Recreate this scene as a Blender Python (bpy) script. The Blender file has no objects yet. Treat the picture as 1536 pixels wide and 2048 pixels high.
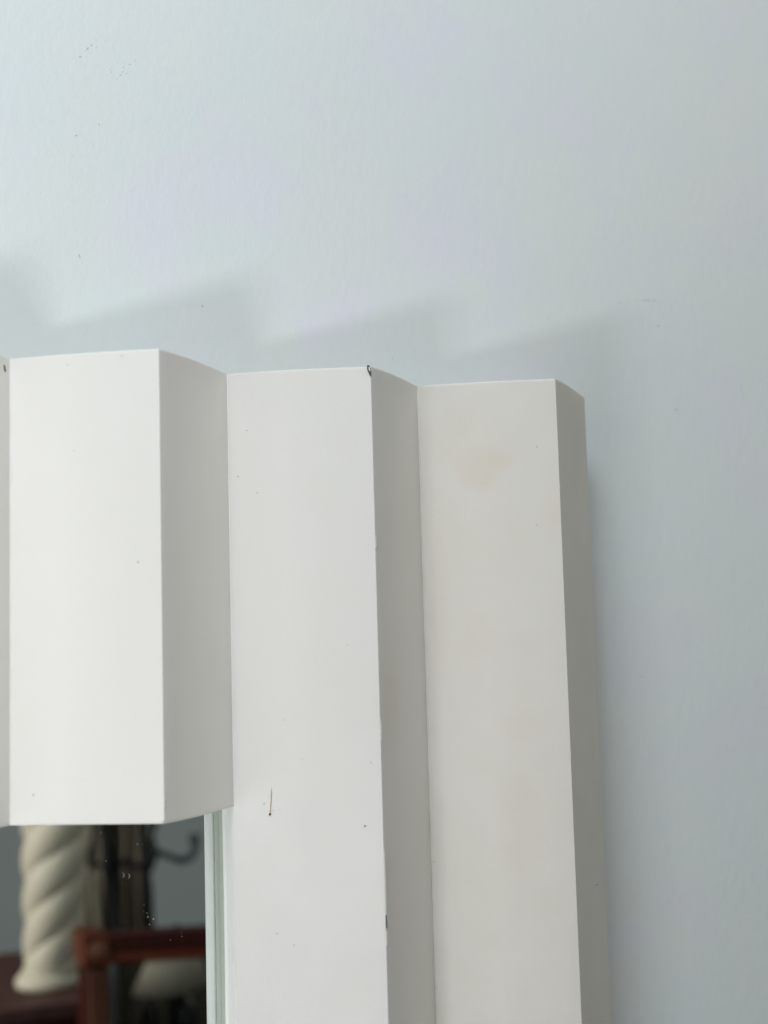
import bpy, bmesh, math, random
import numpy as np
from mathutils import Vector, Matrix, noise
S = bpy.context.scene
COL = S.collection
U = 0.1                                   # one pleat pitch = 10 cm

# ------------------------------------------------------------------ camera
CP = Vector((-1.14346714, -6.09754006, -1.33326738))
CR = Vector((0.90148195, -0.43192707, -0.02773634))
CU = Vector((-0.01959449, -0.10474565, 0.99430599))
CF = Vector((0.43237294, 0.89580542, 0.1028897))
FPX = 2782.1
cam = bpy.data.cameras.new('camera'); camo = bpy.data.objects.new('camera', cam); COL.objects.link(camo)
camo.matrix_world = Matrix.Translation(CP*U) @ Matrix((CR, CU, -CF)).transposed().to_4x4()
cam.sensor_fit = 'VERTICAL'; cam.sensor_height = 36; cam.lens = 36*FPX/2048
cam.clip_start = 0.02; cam.clip_end = 50
cam.dof.use_dof = True; cam.dof.focus_distance = 0.665; cam.dof.aperture_fstop = 5.9
S.camera = camo

# ------------------------------------------------------------------ light
w = bpy.data.worlds.new("World"); S.world = w; w.use_nodes = True
bg = w.node_tree.nodes['Background']; bg.inputs[0].default_value = (0.93, 0.97, 1.0, 1); bg.inputs[1].default_value = 0.03
def area(name, loc, target, sx, sy, power, col):
    l = bpy.data.lights.new(name, 'AREA'); l.shape = 'RECTANGLE'; l.size = sx; l.size_y = sy
    l.energy = power; l.color = col
    o = bpy.data.objects.new(name, l); COL.objects.link(o)
    o.location = Vector(loc); d = Vector(target)-Vector(loc)
    o.rotation_euler = d.to_track_quat('-Z', 'Y').to_euler()
    return o
area('window_light', (-0.55, -0.75, -0.02), (0.10, 0, 0), 0.4, 0.4, 0.95, (1.0, 0.88, 0.62))
area('low_left_fill_light', (-0.60, -0.45, -0.35), (0.10, 0, -0.1), 0.3, 0.3, 0.95, (0.97, 1.0, 1.0))  # added unseen fill, brightens the lip and lower faces
area('upper_window_light', (-0.30, -0.70, 0.80), (0.10, 0, 0), 0.4, 0.4, 8.0, (0.84, 0.92, 1.0))
area('low_window_light', (-0.50, -0.62, -0.46), (0.10, 0, 0), 0.17, 0.10, 2.1, (0.95, 0.98, 1.0))
area('upper_right_fill_light', (1.0, -0.6, 0.8), (0.2, 0, 0), 0.8, 0.8, 2.3, (1.0, 1.0, 0.93))  # added fill, no such lamp in sight; lifts the right-facing fold sides
area('room_fill_light', (2.0, -2.0, 0.5), (0.2, 0, 0), 1.5, 1.5, 8.3, (1.0, 0.99, 0.90))  # added panel standing in for room bounce on the shaded fold sides
side = area('side_fill_light', (-1.0, -1.4, -0.1), (0.6, -1.95, -0.6), 0.6, 1.0, 10.0, (1.0, 0.97, 0.92))  # added unseen lamp, brightens the reflected column and far wall
side.data.spread = math.radians(100)
S.view_settings.view_transform = 'Standard'; S.view_settings.look = 'None'
S.view_settings.exposure = 0.0; S.view_settings.gamma = 1.0
S.render.engine = 'CYCLES'
S.cycles.max_bounces = 10; S.cycles.diffuse_bounces = 5; S.cycles.glossy_bounces = 5
S.cycles.sample_clamp_indirect = 4.0

# ------------------------------------------------------------------ materials
def mat(name):
    m = bpy.data.materials.new(name); m.use_nodes = True
    nt = m.node_tree; b = nt.nodes['Principled BSDF']
    return m, nt, b
def N(nt, t, **k):
    n = nt.nodes.new(t)
    for a, v in k.items():
        if a in n.inputs: n.inputs[a].default_value = v
        else: setattr(n, a, v)
    return n
def L(nt, a, b): nt.links.new(a, b)
def mapping(nt, scale, loc=(0, 0, 0), rot=(0, 0, 0)):
    tc = nt.nodes.get('TC') or N(nt, 'ShaderNodeTexCoord'); tc.name = 'TC'
    mp = N(nt, 'ShaderNodeMapping'); mp.inputs['Scale'].default_value = scale
    mp.inputs['Location'].default_value = loc; mp.inputs['Rotation'].default_value = rot
    L(nt, tc.outputs['Object'], mp.inputs['Vector']); return mp.outputs[0]
def noise_t(nt, vec, scale, detail=3, rough=.5):
    n = N(nt, 'ShaderNodeTexNoise', Scale=scale, Detail=detail, Roughness=rough); L(nt, vec, n.inputs['Vector']); return n.outputs['Fac']
def ramp(nt, fac, a, b):
    r = N(nt, 'ShaderNodeMapRange'); r.inputs['From Min'].default_value = a; r.inputs['From Max'].default_value = b
    L(nt, fac, r.inputs['Value']); return r.outputs[0]
def math_n(nt, op, a, b):
    m = N(nt, 'ShaderNodeMath', operation=op)
    for i, v in enumerate((a, b)):
        if isinstance(v, (int, float)): m.inputs[i].default_value = v
        else: L(nt, v, m.inputs[i])
    return m.outputs[0]
def mixc(nt, fac, a, b):
    m = N(nt, 'ShaderNodeMix', data_type='RGBA')
    if isinstance(fac, (int, float)): m.inputs[0].default_value = fac
    else: L(nt, fac, m.inputs[0])
    for i, v in ((6, a), (7, b)):
        if isinstance(v, tuple): m.inputs[i].default_value = (*v, 1)
        else: L(nt, v, m.inputs[i])
    return m.outputs[2]
def bump(nt, b, h, strength, dist, prev=None):
    n = N(nt, 'ShaderNodeBump'); n.inputs['Strength'].default_value = strength; n.inputs['Distance'].default_value = dist
    L(nt, h, n.inputs['Height'])
    if prev: L(nt, prev, n.inputs['Normal'])
    L(nt, n.outputs[0], b.inputs['Normal']); return n.outputs[0]
def blob(nt, x, z, rx, rz, wob):
    """soft mask: a stain centred at object x, z (m) with its own wobbly outline"""
    sep = nt.nodes.get('SEP')
    if not sep:
        tc = nt.nodes.get('TC') or N(nt, 'ShaderNodeTexCoord'); tc.name = 'TC'
        sep = N(nt, 'ShaderNodeSeparateXYZ'); sep.name = 'SEP'; L(nt, tc.outputs['Object'], sep.inputs[0])
    dx = math_n(nt, 'DIVIDE', math_n(nt, 'SUBTRACT', sep.outputs[0], x), rx)
    dz = math_n(nt, 'DIVIDE', math_n(nt, 'SUBTRACT', sep.outputs[2], z), rz)
    r = math_n(nt, 'SQRT', math_n(nt, 'ADD', math_n(nt, 'MULTIPLY', dx, dx), math_n(nt, 'MULTIPLY', dz, dz)), 0)
    r = math_n(nt, 'ADD', r, math_n(nt, 'MULTIPLY', wob, 1.1))
    return ramp(nt, r, 1.75, .95)

# painted wall
M_wall, nt, b = mat('wall_paint')
v = mapping(nt, (1, 1, .6))
big = noise_t(nt, mapping(nt, (1, 1, 1)), 11, 3, .55)
big2 = noise_t(nt, mapping(nt, (1, 1, 1), (3, 7, 2)), 17, 3, .55)
c = mixc(nt, ramp(nt, big, .35, .65), (.742, .800, .812), (.768, .802, .795))
c = mixc(nt, ramp(nt, big2, .52, .70), c, (.765, .782, .838))
mic = noise_t(nt, v, 420, 3, .6)
c = mixc(nt, math_n(nt, 'MULTIPLY', ramp(nt, mic, .45, .8), .03), c, (.55, .57, .59))
# faint scuffs
sc = noise_t(nt, mapping(nt, (1, 1, 1), (0, 0, 0), (0, .5, 0)), 60, 4, .7)
c = mixc(nt, math_n(nt, 'MULTIPLY', ramp(nt, sc, .70, .80), .05), c, (.5, .52, .53))
L(nt, c, b.inputs['Base Color']); b.inputs['Roughness'].default_value = .55; b.inputs['Specular IOR Level'].default_value = .35
orange = noise_t(nt, v, 260, 2, .5)
p = bump(nt, b, orange, .30, .0007)
fine = noise_t(nt, mapping(nt, (1, 1, .35)), 750, 2, .5)
p = bump(nt, b, fine, .3, .0003, p)
wav = noise_t(nt, mapping(nt, (1, 1, 1)), 6, 1, .5)
bump(nt, b, wav, .25, .006, p)

def frame_paint(name, base, warm, stains=()):
    m, nt, b = mat(name)
    v = mapping(nt, (1, 1, 1))
    n1 = noise_t(nt, v, 22, 4, .6)
    c = mixc(nt, ramp(nt, n1, .40, .72), base, warm)
    wob = noise_t(nt, v, 55, 3, .6)
    for x, z, rx, rz, k, colr in stains:
        c = mixc(nt, math_n(nt, 'MULTIPLY', blob(nt, x, z, rx, rz, wob), k), c, colr)
    # dust specks and fly spots
    vo = N(nt, 'ShaderNodeTexVoronoi', Scale=70.0); L(nt, v, vo.inputs['Vector'])
    sz = N(nt, 'ShaderNodeSeparateColor'); L(nt, vo.outputs['Color'], sz.inputs[0])
    sp = math_n(nt, 'MULTIPLY', ramp(nt, vo.outputs['Distance'], .050, .022), ramp(nt, sz.outputs[0], .86, .98))
    c = mixc(nt, math_n(nt, 'MULTIPLY', sp, .30), c, (.42, .40, .36))
    L(nt, c, b.inputs['Base Color']); b.inputs['Roughness'].default_value = .42; b.inputs['Specular IOR Level'].default_value = .4
    ro = noise_t(nt, v, 35, 3, .6); rr = N(nt, 'ShaderNodeMapRange'); L(nt, ro, rr.inputs['Value'])
    rr.inputs['To Min'].default_value = .36; rr.inputs['To Max'].default_value = .55; L(nt, rr.outputs[0], b.inputs['Roughness'])
    p = bump(nt, b, noise_t(nt, v, 330, 2, .5), .25, .0004)
    p = bump(nt, b, noise_t(nt, mapping(nt, (1, 1, .25)), 120, 3, .6), .18, .0008, p)
    bump(nt, b, noise_t(nt, v, 14, 2, .5), .25, .003, p)
    return m
WH = (.805, .800, .785); WM = (.79, .775, .745)
YEL = (.695, .63, .535); GRY = (.62, .61, .58)
M_frame = frame_paint('white_satin_paint', (.870, .850, .815), (.860, .840, .800))
M_frame2 = frame_paint('white_satin_paint_dimmed', (.785, .765, .735), (.775, .755, .715),  # same white, darkened in the colour for light falling off to the right
    [(.165, -.155, .012, .020, .3, YEL)])
M_frame3 = frame_paint('white_satin_paint_yellowed_dimmed', (.735, .703, .658), (.705, .668, .605),  # yellowed paint with stains; base also darkened for the light falloff
    [(.2235, -.0435, .0090, .0120, .55, YEL), (.2320, -.0390, .0060, .0055, .40, YEL), (.2520, -.0660, .0060, .0130, .35, YEL),
     (.2060, -.105, .0050, .040, .40, YEL), (.2200, -.125, .0100, .016, .3, YEL), (.2350, -.215, .010, .024, .35, YEL), (.2360, -.170, .010, .010, .30, YEL)])
def plain(name, col, rough=.5, spec=.5, nscale=40, var=.12, bmp=0, metal=0):
    m, nt, b = mat(name); v = mapping(nt, (1, 1, 1))
    d = tuple(x*(1-var) for x in col)
    L(nt, mixc(nt, noise_t(nt, v, nscale, 4, .6), d, tuple(min(1, x*(1+var)) for x in col)), b.inputs['Base Color'])
    b.inputs['Roughness'].default_value = rough; b.inputs['Specular IOR Level'].default_value = spec; b.inputs['Metallic'].default_value = metal
    if bmp: bump(nt, b, noise_t(nt, v, nscale*3, 2), .4, bmp)
    return m
M_lip = plain('lip_white', (.94, .94, .92), .4, .5, 40, .02)
M_seal = plain('glass_edge_green', (.58, .62, .54), .35, .5, 60, .06)
M_back = plain('raw_board', (.42, .42, .40), .7)
M_chip = plain('chip_dark', (.09, .085, .075), .8, .2, 900, .6)
M_chipl = plain('chip_filler', (.78, .77, .72), .8, .2, 900, .1)
M_rust = plain('rust', (.42, .32, .21), .7, .2, 900, .3)
M_grime = plain('grime', (.56, .55, .51), .7, .2, 900, .3)
M_mark = plain('wall_mark', (.57, .59, .58), .7, .2, 900, .3)
M_dust = plain('dust', (.45, .47, .45), .9, .2, 900, .2)
M_glass, nt, b = mat('mirror_silver')
b.inputs['Base Color'].default_value = (.80, .85, .83, 1); b.inputs['Metallic'].default_value = 1; b.inputs['Roughness'].default_value = .0
# the reflected room
M_room = plain('room_wall', (.58, .63, .645), .8, .3, 4, .06)
M_cream = plain('cream_plaster', (.50, .445, .35), .6, .4, 12, .08)
def wood(name, a, bb, rough=.35):
    m, nt, b = mat(name); v = mapping(nt, (1, 1, .12))
    n = noise_t(nt, v, 60, 5, .7)
    L(nt, mixc(nt, ramp(nt, n, .35, .65), a, bb), b.inputs['Base Color']); b.inputs['Roughness'].default_value = rough; b.inputs['Specular IOR Level'].default_value = .2
    return m
M_wood = wood('mahogany', (.090, .018, .007), (.135, .030, .010))
M_reed = wood('pale_mahogany', (.13, .050, .030), (.19, .080, .050), .6)  # paler brown for the reeds and rosette
M_woodd = wood('dark_mahogany', (.032, .0045, .003), (.055, .008, .005), .55)
M_cabw = wood('brown_cabinet', (.055, .024, .020), (.080, .034, .027), .6)
M_iron = plain('black_iron', (.004, .0045, .006), .6, .2, 40, .3)
M_irong = plain('weathered_iron', (.035, .05, .05), .6, .4, 40, .3)
M_curt = plain('olive_curtain', (.15, .128, .092), .9, .1, 20, .2)
M_curtl = plain('olive_curtain_light', (.15, .14, .105), .9, .1, 20, .2)
M_shade = plain('linen_shade', (.22, .20, .155), .9, .2, 60, .1)
M_black = plain('black_glaze', (.008, .008, .007), .4, .4)
M_strip = plain('grey_edging', (.16, .17, .165), .6)
M_olive = plain('olive_board', (.06, .055, .035), .7, .2, 15, .3)

# ------------------------------------------------------------------ helpers
def link(name, me, m, parent=None, smooth=False):
    o = bpy.data.objects.new(name, me); COL.objects.link(o)
    if m: me.materials.append(m)
    if parent: o.parent = parent
    if smooth:
        for p in me.polygons: p.use_smooth = True
    return o
def mesh(name, vs, fs, m, parent=None, smooth=False, scale=U):
    me = bpy.data.meshes.new(name); me.from_pydata([tuple(c*scale for c in v) for v in vs], [], fs)
    bm = bmesh.new(); bm.from_mesh(me); bmesh.ops.recalc_face_normals(bm, faces=bm.faces); bm.to_mesh(me); bm.free()
    me.update(); return link(name, me, m, parent, smooth)
def tag(o, label=None, cat=None, kind=None, group=None):
    if label: o['label'] = label
    if cat: o['category'] = cat
    if kind: o['kind'] = kind
    if group: o['group'] = group
    return o
def empty(name, label, cat, group=None, loc=(0, 0, 0)):
    o = bpy.data.objects.new(name, None); COL.objects.link(o); o.empty_display_size = .05
    return tag(o, label, cat, group=group)
def box_vf(x0, x1, y0, y1, z0, z1):
    vs = [(x, y, z) for x in (x0, x1) for y in (y0, y1) for z in (z0, z1)]
    return vs, [(0, 1, 3, 2), (4, 6, 7, 5), (0, 4, 5, 1), (2, 3, 7, 6), (0, 2, 6, 4), (1, 5, 7, 3)]
def bevel(o, wd, seg=2):
    md = o.modifiers.new('bevel', 'BEVEL'); md.width = wd; md.segments = seg; md.limit_method = 'ANGLE'; return o

# ------------------------------------------------------------------ wall
WY = 0.32
vs, fs = box_vf(-25, 25, WY, WY+1.5, -16, 12)
tag(mesh('wall', vs, fs, M_wall), kind='structure')

# ------------------------------------------------------------------ mirror frame
A, D = 0.5488, 0.4224
mir = empty('wall_mirror', 'white painted mirror with a deeply pleated zigzag frame, hung on the pale blue-grey wall', 'mirror')
ZTV = {0: .006, 1: .0035, 2: .0046, 3: 0.0}
ZTR = {0: 0, 1: .001, 2: -.0106, 3: -.0055}
ZBV = {0: -.006, 1: .004}
ZBR = {1: -.001}
def pleat(i, H, M, rnd):
    """one fold: pleat i runs from valley i-1 over ridge i to valley i; a solid of its own"""
    random.seed(rnd)
    x0, xr, x1 = i-1, i-1+A, i
    r = .0075
    P = []                                       # profile (x, y, t) t: 0..1 on bright face, 1..2 on dark face
    nb = 8
    for k in range(nb+1):
        t = k/nb; t2 = t*(1-.016); P.append((x0+(xr-x0)*t2, -D*t2, t2))
    for k in range(1, 4):
        a = k/4; px = xr + (-.016*(1-a)*A + .016*a*(1-A)); py = -D*(1-.016*(abs(1-2*a)*.75+.25)); P.append((px, py, 1))
    for k in range(nb+1):
        t = .016 + (1-.016)*k/nb; P.append((xr+(x1-xr)*t, -D*(1-t), 1+t))
    z_rows = []
    n = max(8, int(H/.05))
    vs, fs = [], []
    zt = lambda t: (ZTV.get(i-1, 0)*(1-t)+ZTR.get(i, 0)*t + .004*4*t*(1-t)) if t <= 1 else (ZTR.get(i, 0)*(2-t)+ZTV.get(i, 0)*(t-1)+.009*4*(t-1)*(2-t))
    zb = lambda t: (ZBV.get(i-1, 0)*(1-t)+ZBR.get(i, 0)*t) if t <= 1 else (ZBR.get(i, 0)*(2-t)+ZBV.get(i, 0)*(t-1)-.006*4*(t-1)*(2-t))
    m = len(P)
    def ease(a): return a
    rows = [0, .0012, .003, .006] + [(.02+.98*k/n) for k in range(n)] + [.994, .997, .9988, 1]
    if H > 5: rows = [0, .0003, .0008, .0015] + [(.004+.992*k/(n)) for k in range(n)] + [.9985, .9992, .9997, 1]
    rows = sorted(set(rows))
    for q in rows:
        for (px, py, t) in P:
            z = zt(t)*(1-q) + (-H+zb(t))*q
            # small hand-made waviness of the arrises
            e = noise.noise(Vector((px*1.5+i*7, z*1.1, 3.1)))*.0035 + noise.noise(Vector((px*4+i*7, z*14, 9.1)))*.0009
            if abs(t-1) < .02: e += noise.noise(Vector((i*5, z*26, 1.7)))*.0012
            ed = min(q, 1-q)*H            # soften the cut ends
            k = max(0, 1-ed/.008)**2*.0025
            vx, vy = px + e*.6, py + e
            vy += k
            vs.append((vx if 0 < P.index((px, py, t)) < m-1 else px, vy if 0 < P.index((px, py, t)) < m-1 else py+k*.3, z))
    R = len(rows)
    for a in range(R-1):
        for k in range(m-1):
            fs.append((a*m+k, a*m+k+1, (a+1)*m+k+1, (a+1)*m+k))
    # back, ends
    bk = len(vs); yb = .05
    for q in (0, R-1):
        vs.append((x0, yb, vs[q*m][2])); vs.append((x1, yb, vs[q*m+m-1][2]))
    fs.append(tuple(range(m)) + (bk+1, bk)); fs.append(tuple(range((R-1)*m, R*m)) + (bk+3, bk+2))
    fs.append((bk, bk+1, bk+3, bk+2))
    fs.append(tuple([a*m for a in range(R)]) + (bk+2, bk)); fs.append(tuple([a*m+m-1 for a in range(R)]) + (bk+3, bk+1))
    o = mesh('pleat', vs, fs, M, mir, True)
    # sharp by angle
    me = o.data
    bm = bmesh.new(); bm.from_mesh(me)
    for e in bm.edges:
        e.smooth = not (len(e.link_faces) == 2 and e.calc_face_angle(0) > math.radians(38))
    bm.to_mesh(me); bm.free()
    return o
HS, HL = 1.99668, 14.0
for i in range(-2, 2):
    pl = pleat(i, HS, M_frame, i)
pl1 = pl
pl2 = pleat(2, HL, M_frame2, 12)
pl3 = pleat(3, HL, M_frame3, 13)
pl3['label'] = 'outermost right fold, its paint yellowed in patches'
pl2['label'] = 'long fold with a chipped upper corner and a brown drip'
plm2 = pleat(-3, HL, M_frame, 22); plm3 = pleat(-4, HL, M_frame, 23)
# caulk bead in the valleys
for i in range(-2, 3):
    H = HS if i in (-2, -1, 0, 1) else HL
    vs, fs = [], []
    n = int(H/.04); m = 4
    for a in range(n+1):
        z = .004-H*a/n*.9995 + (-.0 if a == 0 else 0)
        rr = .0055+noise.noise(Vector((i*3, z*9, 0)))*.004 + noise.noise(Vector((i*3, z*45, 5)))*.002
        rr = max(rr, .0015)
        for (dx, dy) in ((-rr*(1-A)/.62, -rr), (-rr*.35, -rr*.62), (rr*.35, -rr*.62), (rr*A/.62*.9, -rr)):
            vs.append((i+dx, dy+.0012, z))
    for a in range(n):
        for k in range(m-1): fs.append((a*m+k, a*m+k+1, (a+1)*m+k+1, (a+1)*m+k))
    mesh('caulk_bead', vs, fs, M_frame if i < 2 else M_frame3, mir, True)
# backing board, set down a little from the top
for (x0, x1, z0, z1) in ((-4.995, 2.992, -HS+.02, -.075), (.999+.03, 2.992, -HL+.05, -HS+.018), (-4.995, -3.03, -HL+.05, -HS+.018)):
    vs, fs = box_vf(x0, x1, .052, WY-.008, z0, z1)
    bevel(mesh('backing_board', vs, fs, M_frame3, mir), .0006)
# lip of the opening and the green glass edge behind it
YL, YM = .145, .215
def lip(xa, sgn):
    # profile in (x, y): a shallow rounded strip, slightly bowed, from the fold's back corner to the glass
    prof = [(xa+sgn*.004, .0035), (xa-sgn*.001, .010), (xa-sgn*.001, .03), (xa, .075), (xa-sgn*.001, .118), (xa-sgn*.006, .130), (xa-sgn*.007, .140), (xa-sgn*.003, YL), (xa+sgn*.03, YL), (xa+sgn*.03, .0535), (xa+sgn*.018, .0035)]
    prof = [(x, y) for x, y in prof]
    vs, fs = [], []; n = 120; m = len(prof)
    for a in range(n+1):
        z = -HS+.012-(HL-HS)*a/n
        for k, (x, y) in enumerate(prof):
            e = noise.noise(Vector((sgn*3+k*.1, z*3, 0)))*.0022 if k < 8 else 0
            vs.append((x+e*sgn, y, z))
    for a in range(n):
        for k in range(m): fs.append((a*m+k, a*m+(k+1) % m, (a+1)*m+(k+1) % m, (a+1)*m+k))
    fs.append(tuple(range(m))); fs.append(tuple(range(n*m, n*m+m)))
    o = mesh('inner_lip', vs, fs, M_lip, mir)
    vs, fs = box_vf(*sorted((xa+sgn*.001, xa+sgn*.027)), YL+.001, YM+.02, -HL+.05, -HS+.012)
    mesh('glass_edge', vs, fs, M_seal, mir)
lip(1.0, 1); lip(-3.0, -1)
# silvered glass with a narrow bevelled margin
vs, fs = box_vf(-3.0, 1.0, YM, YM+.02, -HL+.05, -HS+.012)
gl = mesh('mirror_glass', vs, fs, M_glass, mir)
# dust and nicks on the glass
def on_plane(px, py, Y):
    v = CF + CR*((px-768)/FPX) - CU*((py-1024)/FPX)
    return CP + v*((Y-CP.y)/v.y)
random.seed(5)
vs, fs = [], []
spots = [(183+random.gauss(0, 3)*0, 0, 0)]
spots = [(275, 1688, 1.3), (286, 1689, .8), (212, 1722, 1.0), (202, 1665, .9), (288, 1810, .9), (294, 1826, 1.0), (296, 1834, 1.5), (307, 1838, 1.6), (299, 1849, 1.2), (287, 1822, .7), (303, 1700, .7), (364, 1873, 1.0), (341, 1880, .9), (363, 1866, .8)]
for k in range(25): spots.append((random.uniform(200, 405), random.uniform(1660, 2045), random.uniform(.25, .5)))
for px, py, rr in spots:
    c = on_plane(px, py, YM-.0012); r = rr*.0022; b0 = len(vs); ph = random.random()*6
    for k in range(6): vs.append((c.x+math.cos(k*math.pi/3+ph)*r*random.uniform(.6, 1.2), c.y, c.z+math.sin(k*math.pi/3+ph)*r*random.uniform(.6, 1.2)))
    fs.append(tuple(range(b0, b0+6)))
for px, py in ((247, 1751), (258, 1753)):
    b0 = len(vs)
    for t in range(5):
        c = on_plane(px+math.sin(t*.8)*3-1.5, py+4-t*2.4, YM-.0012); vs += [(c.x-.0012, c.y, c.z), (c.x+.0012, c.y, c.z)]
    for t in range(4): fs.append((b0+2*t, b0+2*t+1, b0+2*t+3, b0+2*t+2))
tag(mesh('dust', vs, fs, M_dust, mir), kind='stuff')

# ------------------------------------------------------------------ chips, drips and marks
def on_face(px, py, i, side):
    """point where the sight line through a photo pixel meets a fold's face"""
    v = CF + CR*((px-768)/FPX) - CU*((py-1024)/FPX)
    if side == 'b': p0 = Vector((i-1, 0, 0)); n = Vector((-D, -A, 0))
    elif side == 'd': p0 = Vector((i, 0, 0)); n = Vector((D, -(1-A), 0))
    else: p0 = Vector((0, WY, 0)); n = Vector((0, -1, 0))
    n.normalize(); t = (p0-CP).dot(n)/v.dot(n)
    return CP+v*t, n
def flake(name, pts, i, side, M, parent, lift=.0035, dz=0):
    """thin irregular patch lying on a face"""
    V = []
    for px, py in pts:
        p, n = on_face(px, py, i, side); V.append(p+n*lift)
    m = len(V); c = sum(V, Vector())/m
    n = on_face(*pts[0], i, side)[1]
    vs = [tuple(p) for p in V] + [tuple(p-n*(lift+.004)) for p in V] + [tuple(c+n*.0006)]
    fs = [(k, (k+1) % m, 2*m) for k in range(m)] + [(k, (k+1) % m, m+(k+1) % m, m+k) for k in range(m)] + [tuple(range(m, 2*m))]
    return mesh(name, vs, fs, M, parent)
def ring(cx, cy, rx, ry, n=8, seed=0):
    rg = random.Random(seed+int(cx*7+cy)); return [(cx+rx*math.cos(k*2*math.pi/n)*rg.uniform(.7, 1.2), cy+ry*math.sin(k*2*math.pi/n)*rg.uniform(.7, 1.2)) for k in range(n)]
# chipped corner of the second fold
flake('paint_chip', [(734.5, 730.5), (739, 731), (741, 738), (742, 745), (742.2, 753), (739.8, 751), (737, 745), (734.2, 738)], 2, 'b', M_chip, mir)
flake('paint_chip', [(738, 734), (740, 735), (741, 742), (739.5, 743), (737.5, 738)], 2, 'b', M_chipl, mir, .0055)
# worn dark hairline along that ridge
def streak(name, pts, i, side, M, parent, lift=.004):
    vs, fs = [], []
    for px, py, wd in pts:
        a, n = on_face(px-wd/2, py, i, side); b2, n = on_face(px+wd/2, py, i, side)
        vs += [tuple(a+n*lift), tuple(b2+n*lift), tuple(b2-n*.004), tuple(a-n*.004)]
    for k in range(len(pts)-1):
        for j in range(4): fs.append((4*k+j, 4*k+(j+1) % 4, 4*k+4+(j+1) % 4, 4*k+4+j))
    fs += [(0, 1, 2, 3), tuple(range(len(vs)-4, len(vs)))]
    return mesh(name, vs, fs, M, parent)
def ridge_px(i, z):
    P = Vector((i-1+A, -D, z))-CP; return 768+FPX*P.dot(CR)/P.dot(CF), 1024-FPX*P.dot(CU)/P.dot(CF)
def ridge_streak(i, y0, y1, wmax, M, off=.3):
    pts = []; n = 14; rg = random.Random(int(y0))
    for k in range(n+1):
        y = y0+(y1-y0)*k/n
        lo, hi = -14, 1
        for _ in range(30):
            mid = (lo+hi)/2
            if ridge_px(i, mid)[1] < y: hi = mid
            else: lo = mid
        t = k/n; wd = wmax*(.08+.92*t**1.3)*(1 if k < n else .2)*rg.uniform(.5, 1)
        pts.append((ridge_px(i, lo)[0]+off, y, max(wd, .12)))
    streak('edge_wear', pts, i, 'd', M, mir, .0035)
ridge_streak(2, 1700, 1830, .38, M_grime, .7)
ridge_streak(2, 1822, 1856, 1.2, M_chip, .8)
ridge_streak(2, 1862, 1892, .8, M_grime, .7)
ridge_streak(2, 1070, 1096, 1.2, M_grime, .6)
ridge_streak(2, 1440, 1480, .7, M_grime, .6)
ridge_streak(1, 1600, 1616, .9, M_grime, .5)
flake('paint_chip', ring(326, 1643, 2.5, 1.5), 1, 'b', M_grime, mir)
flake('paint_chip', [(7.6, 731), (8.6, 730), (9.6, 735), (10.6, 742), (10.2, 744), (8.6, 741)], 0, 'd', M_chip, mir)
# brown drip ending in a bead
streak('brown_drip', [(543, 1577, .4), (543.2, 1584, 1.0), (542.8, 1592, 1.6), (542.3, 1602, 1.1), (541.7, 1612, 1.2), (540.8, 1622, 1.3), (540.4, 1627, 1.6)], 2, 'b', M_rust, mir)
flake('brown_drip', ring(540.3, 1628.5, 2.3, 2.8), 2, 'b', M_chip, mir, .006)
for (x, y, r, i, s_, m_) in ((730, 1652, 1.5, 2, 'b', M_chip), (528.5, 1607, 1.8, 2, 'b', M_grime), (546.5, 1621, 1.1, 2, 'b', M_grime), (559, 1619, 1.0, 2, 'b', M_grime),
        (276, 1124, 1.9, 1, 'b', M_grime), (67, 1590, 2.0, 1, 'b', M_grime), (244, 712, 1.2, 1, 'b', M_grime), (135, 729, 1.1, 1, 'b', M_grime), (494, 861, 1.3, 2, 'b', M_grime),
        (476, 953, 1.3, 2, 'b', M_grime), (514, 985, 1.1, 2, 'b', M_grime), (695, 1290, 1.4, 2, 'b', M_grime), (554, 1867, 1.5, 2, 'b', M_grime), (742, 1525, 1.5, 2, 'b', M_grime),
        (588, 1890, 1.5, 2, 'b', M_grime), (868, 1724, 1.6, 3, 'b', M_grime), (871, 1975, 1.6, 3, 'b', M_grime), (1074, 893, 1.2, 3, 'b', M_grime), (1073, 1050, 1.2, 3, 'b', M_grime),
        (880, 1024, 1.2, 3, 'b', M_grime), (1193, 1768, 1.6, 3, 'd', M_grime), (148, 901, .9, 1, 'b', M_grime), (605, 1519, 1.0, 2, 'b', M_grime), (570, 1440, 1.2, 2, 'b', M_grime)):
    flake('fly_speck', ring(x, y, r, r), i, s_, m_, mir, .003)
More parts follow.
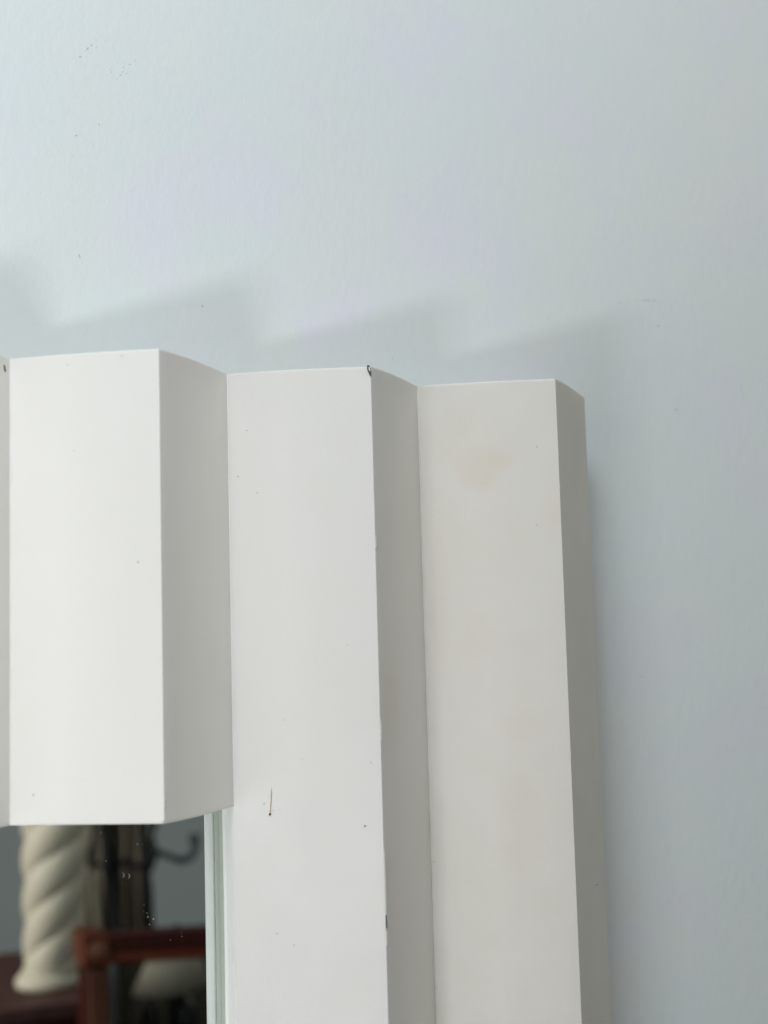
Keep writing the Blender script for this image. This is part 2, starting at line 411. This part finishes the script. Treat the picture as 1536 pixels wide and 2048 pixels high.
# marks on the wall
wm = []
def wmark(px, py, rx, ry, M=M_mark, sd=0):
    p, n = on_face(px, py, 0, 'w')
    pts = ring(px, py, rx, ry, 8, sd); V = [on_face(a, b2, 0, 'w')[0] for a, b2 in pts]
    m = len(V); b0 = len(wm_v)
    for q in V: wm_v.append((q.x, WY-.0012, q.z))
    wm_v.append((p.x, WY-.002, p.z))
    for k in range(m): wm_f.append((b0+k, b0+(k+1) % m, b0+m))
wm_v, wm_f = [], []
for a in [(160.5, 113.5, 2.6, 1.2), (174, 98.5, 1.8, 1.4), (176, 96, 2.4, .9), (171, 101.5, 1.3, .7), (183, 90, 1.5, 1.8), (192, 80, .9, 2), (210, 81.5, 1, 1), (193, 94, .6, 1.4),
          (247, 135, 1, 1.2), (245, 143.5, 2, .7), (223, 144, .9, 1.6), (220, 139, 1.3, 1.3), (241, 150, 1.6, .7), (253, 147, 1, 1.2), (269, 121, 1.2, .8), (260, 129, 3, .5), (233, 157, 1, 1),
          (158, 511, 1.3, 3.2), (160, 515, 1.0, 2.0), (152, 271, 2.6, 1.3), (198, 249, 1.2, 2.5), (186, 292, .9, 1.2), (146, 311, 1.2, .8), (405, 612, 1.8, 2.2), (1096, 638, 1.1, 1.6), (1296, 601, 4.5, .9), (1308, 601, 3.2, 1.0), (1287, 600.7, 2.5, .9), (1272, 601, 1.2, .8),
          (1316, 651.5, 4.5, .8), (1352, 819, 2.6, 1.8), (785, 717, 1.5, 1.4), (1234, 1025, 1, 1.6), (1223, 1040, .9, .9), (1284, 1354, 1, 2.4), (1240, 605.5, 6, .5), (1222, 607, 4, .4)]:
    wmark(*a)
mk = mesh('scuff_mark', wm_v, wm_f, M_mark, bpy.data.objects['wall'])
mk['kind'] = 'stuff'

# ------------------------------------------------------------------ what the mirror reflects, built where it stands behind the camera
def at(px, py, Y):
    """point of the room seen in the mirror at a photo pixel, Y pitches behind the glass (virtual)"""
    return on_plane(px, py, Y)
def real(v): return (v[0], 2*YM - v[1], v[2])
def vmesh(name, vs, fs, m, parent=None, smooth=False): return mesh(name, [real(v) for v in vs], fs, m, parent, smooth)
def pxs(p): return (Vector(p)-CP).dot(CF)/FPX        # size of one photo pixel at p
def tube(pts, rad, n=10):
    vs, fs = [], []
    P = [Vector(p) for p in pts]
    for k, p in enumerate(P):
        t = (P[min(k+1, len(P)-1)]-P[max(k-1, 0)]).normalized()
        a = t.cross(Vector((0, 1, 0))); a = a.normalized() if a.length > .01 else Vector((1, 0, 0)); b2 = t.cross(a)
        r = rad[k] if isinstance(rad, (list, tuple)) else rad
        for j in range(n): q = p + (a*math.cos(j*2*math.pi/n)+b2*math.sin(j*2*math.pi/n))*r; vs.append(tuple(q))
    for k in range(len(P)-1):
        for j in range(n): fs.append((k*n+j, k*n+(j+1) % n, (k+1)*n+(j+1) % n, (k+1)*n+j))
    fs.append(tuple(range(n))); fs.append(tuple(range((len(P)-1)*n, len(P)*n)))
    return vs, fs
def pxtube(pl, Y, n=10, sm=6):
    """smooth tube through photo pixels (x, y, radius px) at depth Y"""
    pts, rad = [], []
    for k in range(len(pl)-1):
        p0, p1, p2, p3 = pl[max(k-1, 0)], pl[k], pl[k+1], pl[min(k+2, len(pl)-1)]
        for s in range(sm):
            t = s/sm
            q = [.5*((2*p1[c])+(-p0[c]+p2[c])*t+(2*p0[c]-5*p1[c]+4*p2[c]-p3[c])*t*t+(-p0[c]+3*p1[c]-3*p2[c]+p3[c])*t**3) for c in range(3)]
            pts.append(at(q[0], q[1], Y)); rad.append(abs(q[2])*pxs(pts[-1]))
    pts.append(at(pl[-1][0], pl[-1][1], Y)); rad.append(pl[-1][2]*pxs(pts[-1]))
    return tube(pts, rad, n)
# far wall of the room
vs, fs = box_vf(-40, 60, 34, 36, -26, 22)
tag(vmesh('room_wall', vs, fs, M_room), kind='structure')
# twisted column
colm = empty('twisted_column', 'cream rope-twist column with round foot on the red-brown cabinet, seen in the mirror', 'column')
YC = 14.0
vs, fs = [], []; nz, na = 220, 84
ztop = at(110, 1560, YC).z; zbot = at(100, 1944, YC).z
cb, ct = at(102, 1944, YC), at(117, 1560, YC)
for k in range(nz+1):
    t = k/nz; z = zbot+(ztop-zbot)*t; c = cb.lerp(ct, t); R = (54+21*t)*pxs(c)
    turn = ((z-zbot)/pxs(c)-105)/80*math.pi
    for j in range(na):
        a = j*2*math.pi/na
        lobe = abs(math.cos(1.5*a - turn))
        amp = .165*min(1, max(0, (z-zbot)/(42*pxs(c))))
        r = R*(1-amp*(1-lobe**.62))
        vs.append((c.x+math.cos(a)*r, c.y+math.sin(a)*r, z))
for k in range(nz):
    for j in range(na): fs.append((k*na+j, k*na+(j+1) % na, (k+1)*na+(j+1) % na, (k+1)*na+j))
fs.append(tuple(range(na))); fs.append(tuple(range(nz*na, nz*na+na)))
vmesh('twisted_shaft', vs, fs, M_cream, colm, True)
def lathe(c, prof, n=40):
    vs, fs = [], []
    for (r, z) in prof:
        for j in range(n): a = j*2*math.pi/n; vs.append((c.x+math.cos(a)*r, c.y+math.sin(a)*r, z))
    for k in range(len(prof)-1):
        for j in range(n): fs.append((k*n+j, k*n+(j+1) % n, (k+1)*n+(j+1) % n, (k+1)*n+j))
    fs.append(tuple(range(n))); fs.append(tuple(range((len(prof)-1)*n, len(prof)*n)))
    return vs, fs
s = pxs(cb); zc = cb.z - 25*s
vs, fs = lathe(at(97, 1960, YC), [(61*s, zc+.002), (64*s, zc+4*s), (65*s, zc+11*s), (63*s, zc+18*s), (57*s, zc+22*s), (54*s, zc+30*s)])
vmesh('foot', vs, fs, M_cream, colm, True)
# cabinet beneath the column
cab = empty('cabinet', 'low red-brown wooden cabinet under the twisted column, seen in the mirror', 'cabinet')
xl, xr = at(-260, 2000, YC).x, at(176, 2000, YC).x
vs, fs = box_vf(xl, xr, YC-1.15, YC+2.6, zc-.22, zc-.002); bevel(vmesh('cabinet_top', vs, fs, M_cabw, cab), .004)
vs, fs = box_vf(xl+.12, xr-.12, YC-1.0, YC+2.5, zc-7, zc-.22); vmesh('cabinet_body', vs, fs, M_woodd, cab)
for a, bx in ((-60, 50), (68, 150)):
    x0, x1 = at(a, 2020, YC-1).x, at(bx, 2020, YC-1).x
    vs, fs = box_vf(x0, x1, YC-1.06, YC-1.0, zc-3.5, zc-.42); bevel(vmesh('panel', vs, fs, M_wood, cab), .004)
# post and rail of a wooden frame
fr = empty('hall_stand', 'dark mahogany hall stand with fluted post, round rosette and top rail, seen in mirror', 'hall stand')
YF = 12.0
def pslab(pts, Y0, Y1, name, M, bv=.003):
    """slab with a straight outline given in photo pixels on its near side, real thickness"""
    P = [at(x, y, Y0) for x, y in pts]; m = len(P)
    vs = [tuple(p) for p in P] + [(p.x, Y1, p.z) for p in P]
    fs = [tuple(range(m)), tuple(range(m, 2*m))] + [(k, (k+1) % m, m+(k+1) % m, m+k) for k in range(m)]
    o = vmesh(name, vs, fs, M, fr)
    if bv: bevel(o, bv)
    return o
pslab([(166, 1869), (219, 1867), (221, 1933), (168, 1935)], YF-.12, YF+.5, 'rosette_block', M_wood)
c = at(197, 1902, YF-.12); s = pxs(c)
vs, fs = [], []; n = 32; prof = [(21, 0), (21, -3), (18, -5), (15, -3.5), (12, -4.5), (8, -8), (3, -10), (0.3, -10.4)]
for (r, d) in prof:
    for j in range(n): a = j*2*math.pi/n; vs.append((c.x+math.cos(a)*r*s, c.y+d*s, c.z+math.sin(a)*r*s))
for k in range(len(prof)-1):
    for j in range(n): fs.append((k*n+j, k*n+(j+1) % n, (k+1)*n+(j+1) % n, (k+1)*n+j))
fs.append(tuple(range((len(prof)-1)*n, len(prof)*n)))
vmesh('rosette', vs, fs, M_reed, fr, True)
pslab([(170, 1934), (220, 1932), (228, 2260), (176, 2262)], YF, YF+.45, 'post', M_woodd)
for k in range(4):
    x = 184+k*10
    vs, fs = pxtube([(x-2, 1937, 3.0), (x, 2050, 3.2), (x+3, 2250, 3.4)], YF-.01, 10, 3); vmesh('reed', vs, fs, M_reed, fr, True)
pslab([(217, 1871), (470, 1855), (470, 1897), (217, 1909)], YF+.05, YF+.45, 'top_rail', M_woodd)
pslab([(217, 1909), (470, 1897), (470, 1914), (217, 1931)], YF-.03, YF+.4, 'rail_moulding', M_wood, .006)
vs, fs = lathe(at(353, 1868, YF+.25), [(6*s, at(353, 1868, YF).z-.02), (5*s, at(353, 1862, YF).z), (3*s, at(353, 1857, YF).z), (1*s, at(353, 1853, YF).z)], 12)
vmesh('finial', vs, fs, M_woodd, fr, True)
# wrought iron stand
ir = empty('iron_candle_stand', 'black wrought-iron stand with two rods and a curling arm, seen in the mirror', 'candle stand')
YI = 17.0
def irod(name, pl, M=M_iron):
    vs, fs = pxtube(pl, YI); return vmesh(name, vs, fs, M, ir, True)
irod('rod', [(200, 1560, 8), (205, 1650, 8), (212, 1690, 11), (215, 1735, 13), (221, 1760, 10), (228, 1800, 9), (234, 1870, 10), (236, 1903, 12)])
irod('rod', [(276, 1560, 6), (281, 1650, 6.5), (285, 1700, 7), (293, 1745, 8), (297, 1780, 9), (300, 1830, 8), (304, 1880, 8), (305, 1903, 10)])
irod('cross_bar', [(216, 1736, 8), (236, 1733, 5), (252, 1724, 8), (266, 1730, 6), (290, 1735, 8)])
irod('knuckle', [(303, 1680, 5), (304, 1697, 11), (301, 1722, 12), (296, 1742, 8), (293, 1756, 3)])
irod('twisted_arm', [(300, 1560, 5), (306, 1600, 8), (308, 1650, 7), (304, 1672, 4), (305, 1690, 9)])
irod('curling_arm', [(304, 1702, 8), (318, 1706, 7), (338, 1712, 6.5), (358, 1720, 7.5), (374, 1718, 8), (386, 1707, 8.5), (390, 1692, 8.5), (388, 1680, 10)], M_irong)
irod('candle_cup', [(388, 1668, 12), (388, 1676, 13), (389, 1686, 7)], M_irong)
irod('curling_arm', [(212, 1724, 6), (198, 1732, 4), (186, 1728, 5), (179, 1712, 5), (182, 1698, 7), (192, 1694, 5)])
# curtain
def curtain(name, x0, x1, y0, y1, Y, M, folds, amp, label):
    P0, P1 = at(x0, y0, Y), at(x1, y0, Y); zb = at(x0, y1, Y).z
    vs, fs = [], []; n = folds*10
    dl = (at(x0, y1, Y).x-P0.x)
    for j, z in enumerate((P0.z, zb)):
        for k in range(n+1):
            t = k/n; a = t*folds*2*math.pi
            vs.append((P0.x+(P1.x-P0.x)*t + j*dl*.0+.04*math.sin(2*a), Y+amp*math.sin(a+j*.3)+.12*math.sin(a*.37+1), z))
    for k in range(n): fs.append((k, k+1, n+2+k, n+1+k))
    o = vmesh(name, vs, fs, M, None, True)
    md = o.modifiers.new('solid', 'SOLIDIFY'); md.thickness = .003
    return o
c1 = curtain('curtain', 148, 293, 1400, 2400, 24, M_curt, 6, .35, '')
tag(c1, 'dark olive-brown hanging curtain in soft folds behind the iron stand, seen in the mirror', 'curtain')
# pale edge strips of the curtain
vs, fs = pxtube([(186, 1740, 9), (192, 1800, 10), (199, 1870, 10), (212, 2000, 9), (224, 2100, 9)], 23.2, 10, 3); o = vmesh('curtain_lining', vs, fs, M_curtl, c1, True)
# lamp with linen shade and dark body
lp = empty('table_lamp', 'lamp with wide pale linen shade and dark body, below the mahogany rail', 'lamp')
YP = 14.8
ca = at(347, 1900, YP); cbm = at(343, 1972, YP); s = pxs(ca)
vs, fs = [], []; n = 48
for (cx, r) in ((cbm, 79), (ca, 46)):
    for j in range(n):
        a = j*2*math.pi/n; vs.append((cx.x+math.cos(a)*r*s, cx.y+math.sin(a)*r*s*.9, cx.z + math.cos(a)*r*s*.10))
for j in range(n): fs.append((j, (j+1) % n, n+(j+1) % n, n+j))
o = vmesh('lamp_shade', vs, fs, M_shade, lp, True); md = o.modifiers.new('solid', 'SOLIDIFY'); md.thickness = .004
def vase(cx, cy, r, h):
    c = at(cx, cy, YP+.3); z0 = at(cx, cy+h, YP).z; z1 = at(cx, cy-h*.6, YP).z
    return lathe(c, [(r*.55*s, z0), (r*.9*s, z0+(z1-z0)*.25), (r*s, z0+(z1-z0)*.55), (r*.8*s, z0+(z1-z0)*.8), (r*.35*s, z1)], 24)
vs, fs = vase(366, 2035, 30, 60); vmesh('lamp_body', vs, fs, M_black, lp, True)
vs, fs = vase(302, 2040, 21, 60); tag(vmesh('jar', vs, fs, M_black, None, True), 'narrow black jar left of the dark lamp body, seen at the foot of the mirror', 'jar')
ch = empty('wooden_chest', 'dark olive-brown chest behind the lamp, with the iron stand on top', 'chest')
YH = 16.0
zt_ = at(300, 1908, YH).z
x0, x1 = at(205, 1990, YH).x, at(600, 1990, YH).x
vs, fs = box_vf(x0, x1, YH, YH+1.5, zt_-9, zt_); bevel(vmesh('chest_body', vs, fs, M_olive, ch), .003)
vs, fs = box_vf(at(217, 1990, YH).x, at(233, 1990, YH).x, YH-.06, YH, zt_-9, zt_-.02); bevel(vmesh('corner_strip', vs, fs, M_strip, ch), .003)
vs, fs = box_vf(at(262, 1990, YH).x, at(330, 1990, YH).x, YH-.05, YH, zt_-8, zt_-.5); bevel(vmesh('panel', vs, fs, M_curt, ch), .003)
print('objects', len(bpy.data.objects))
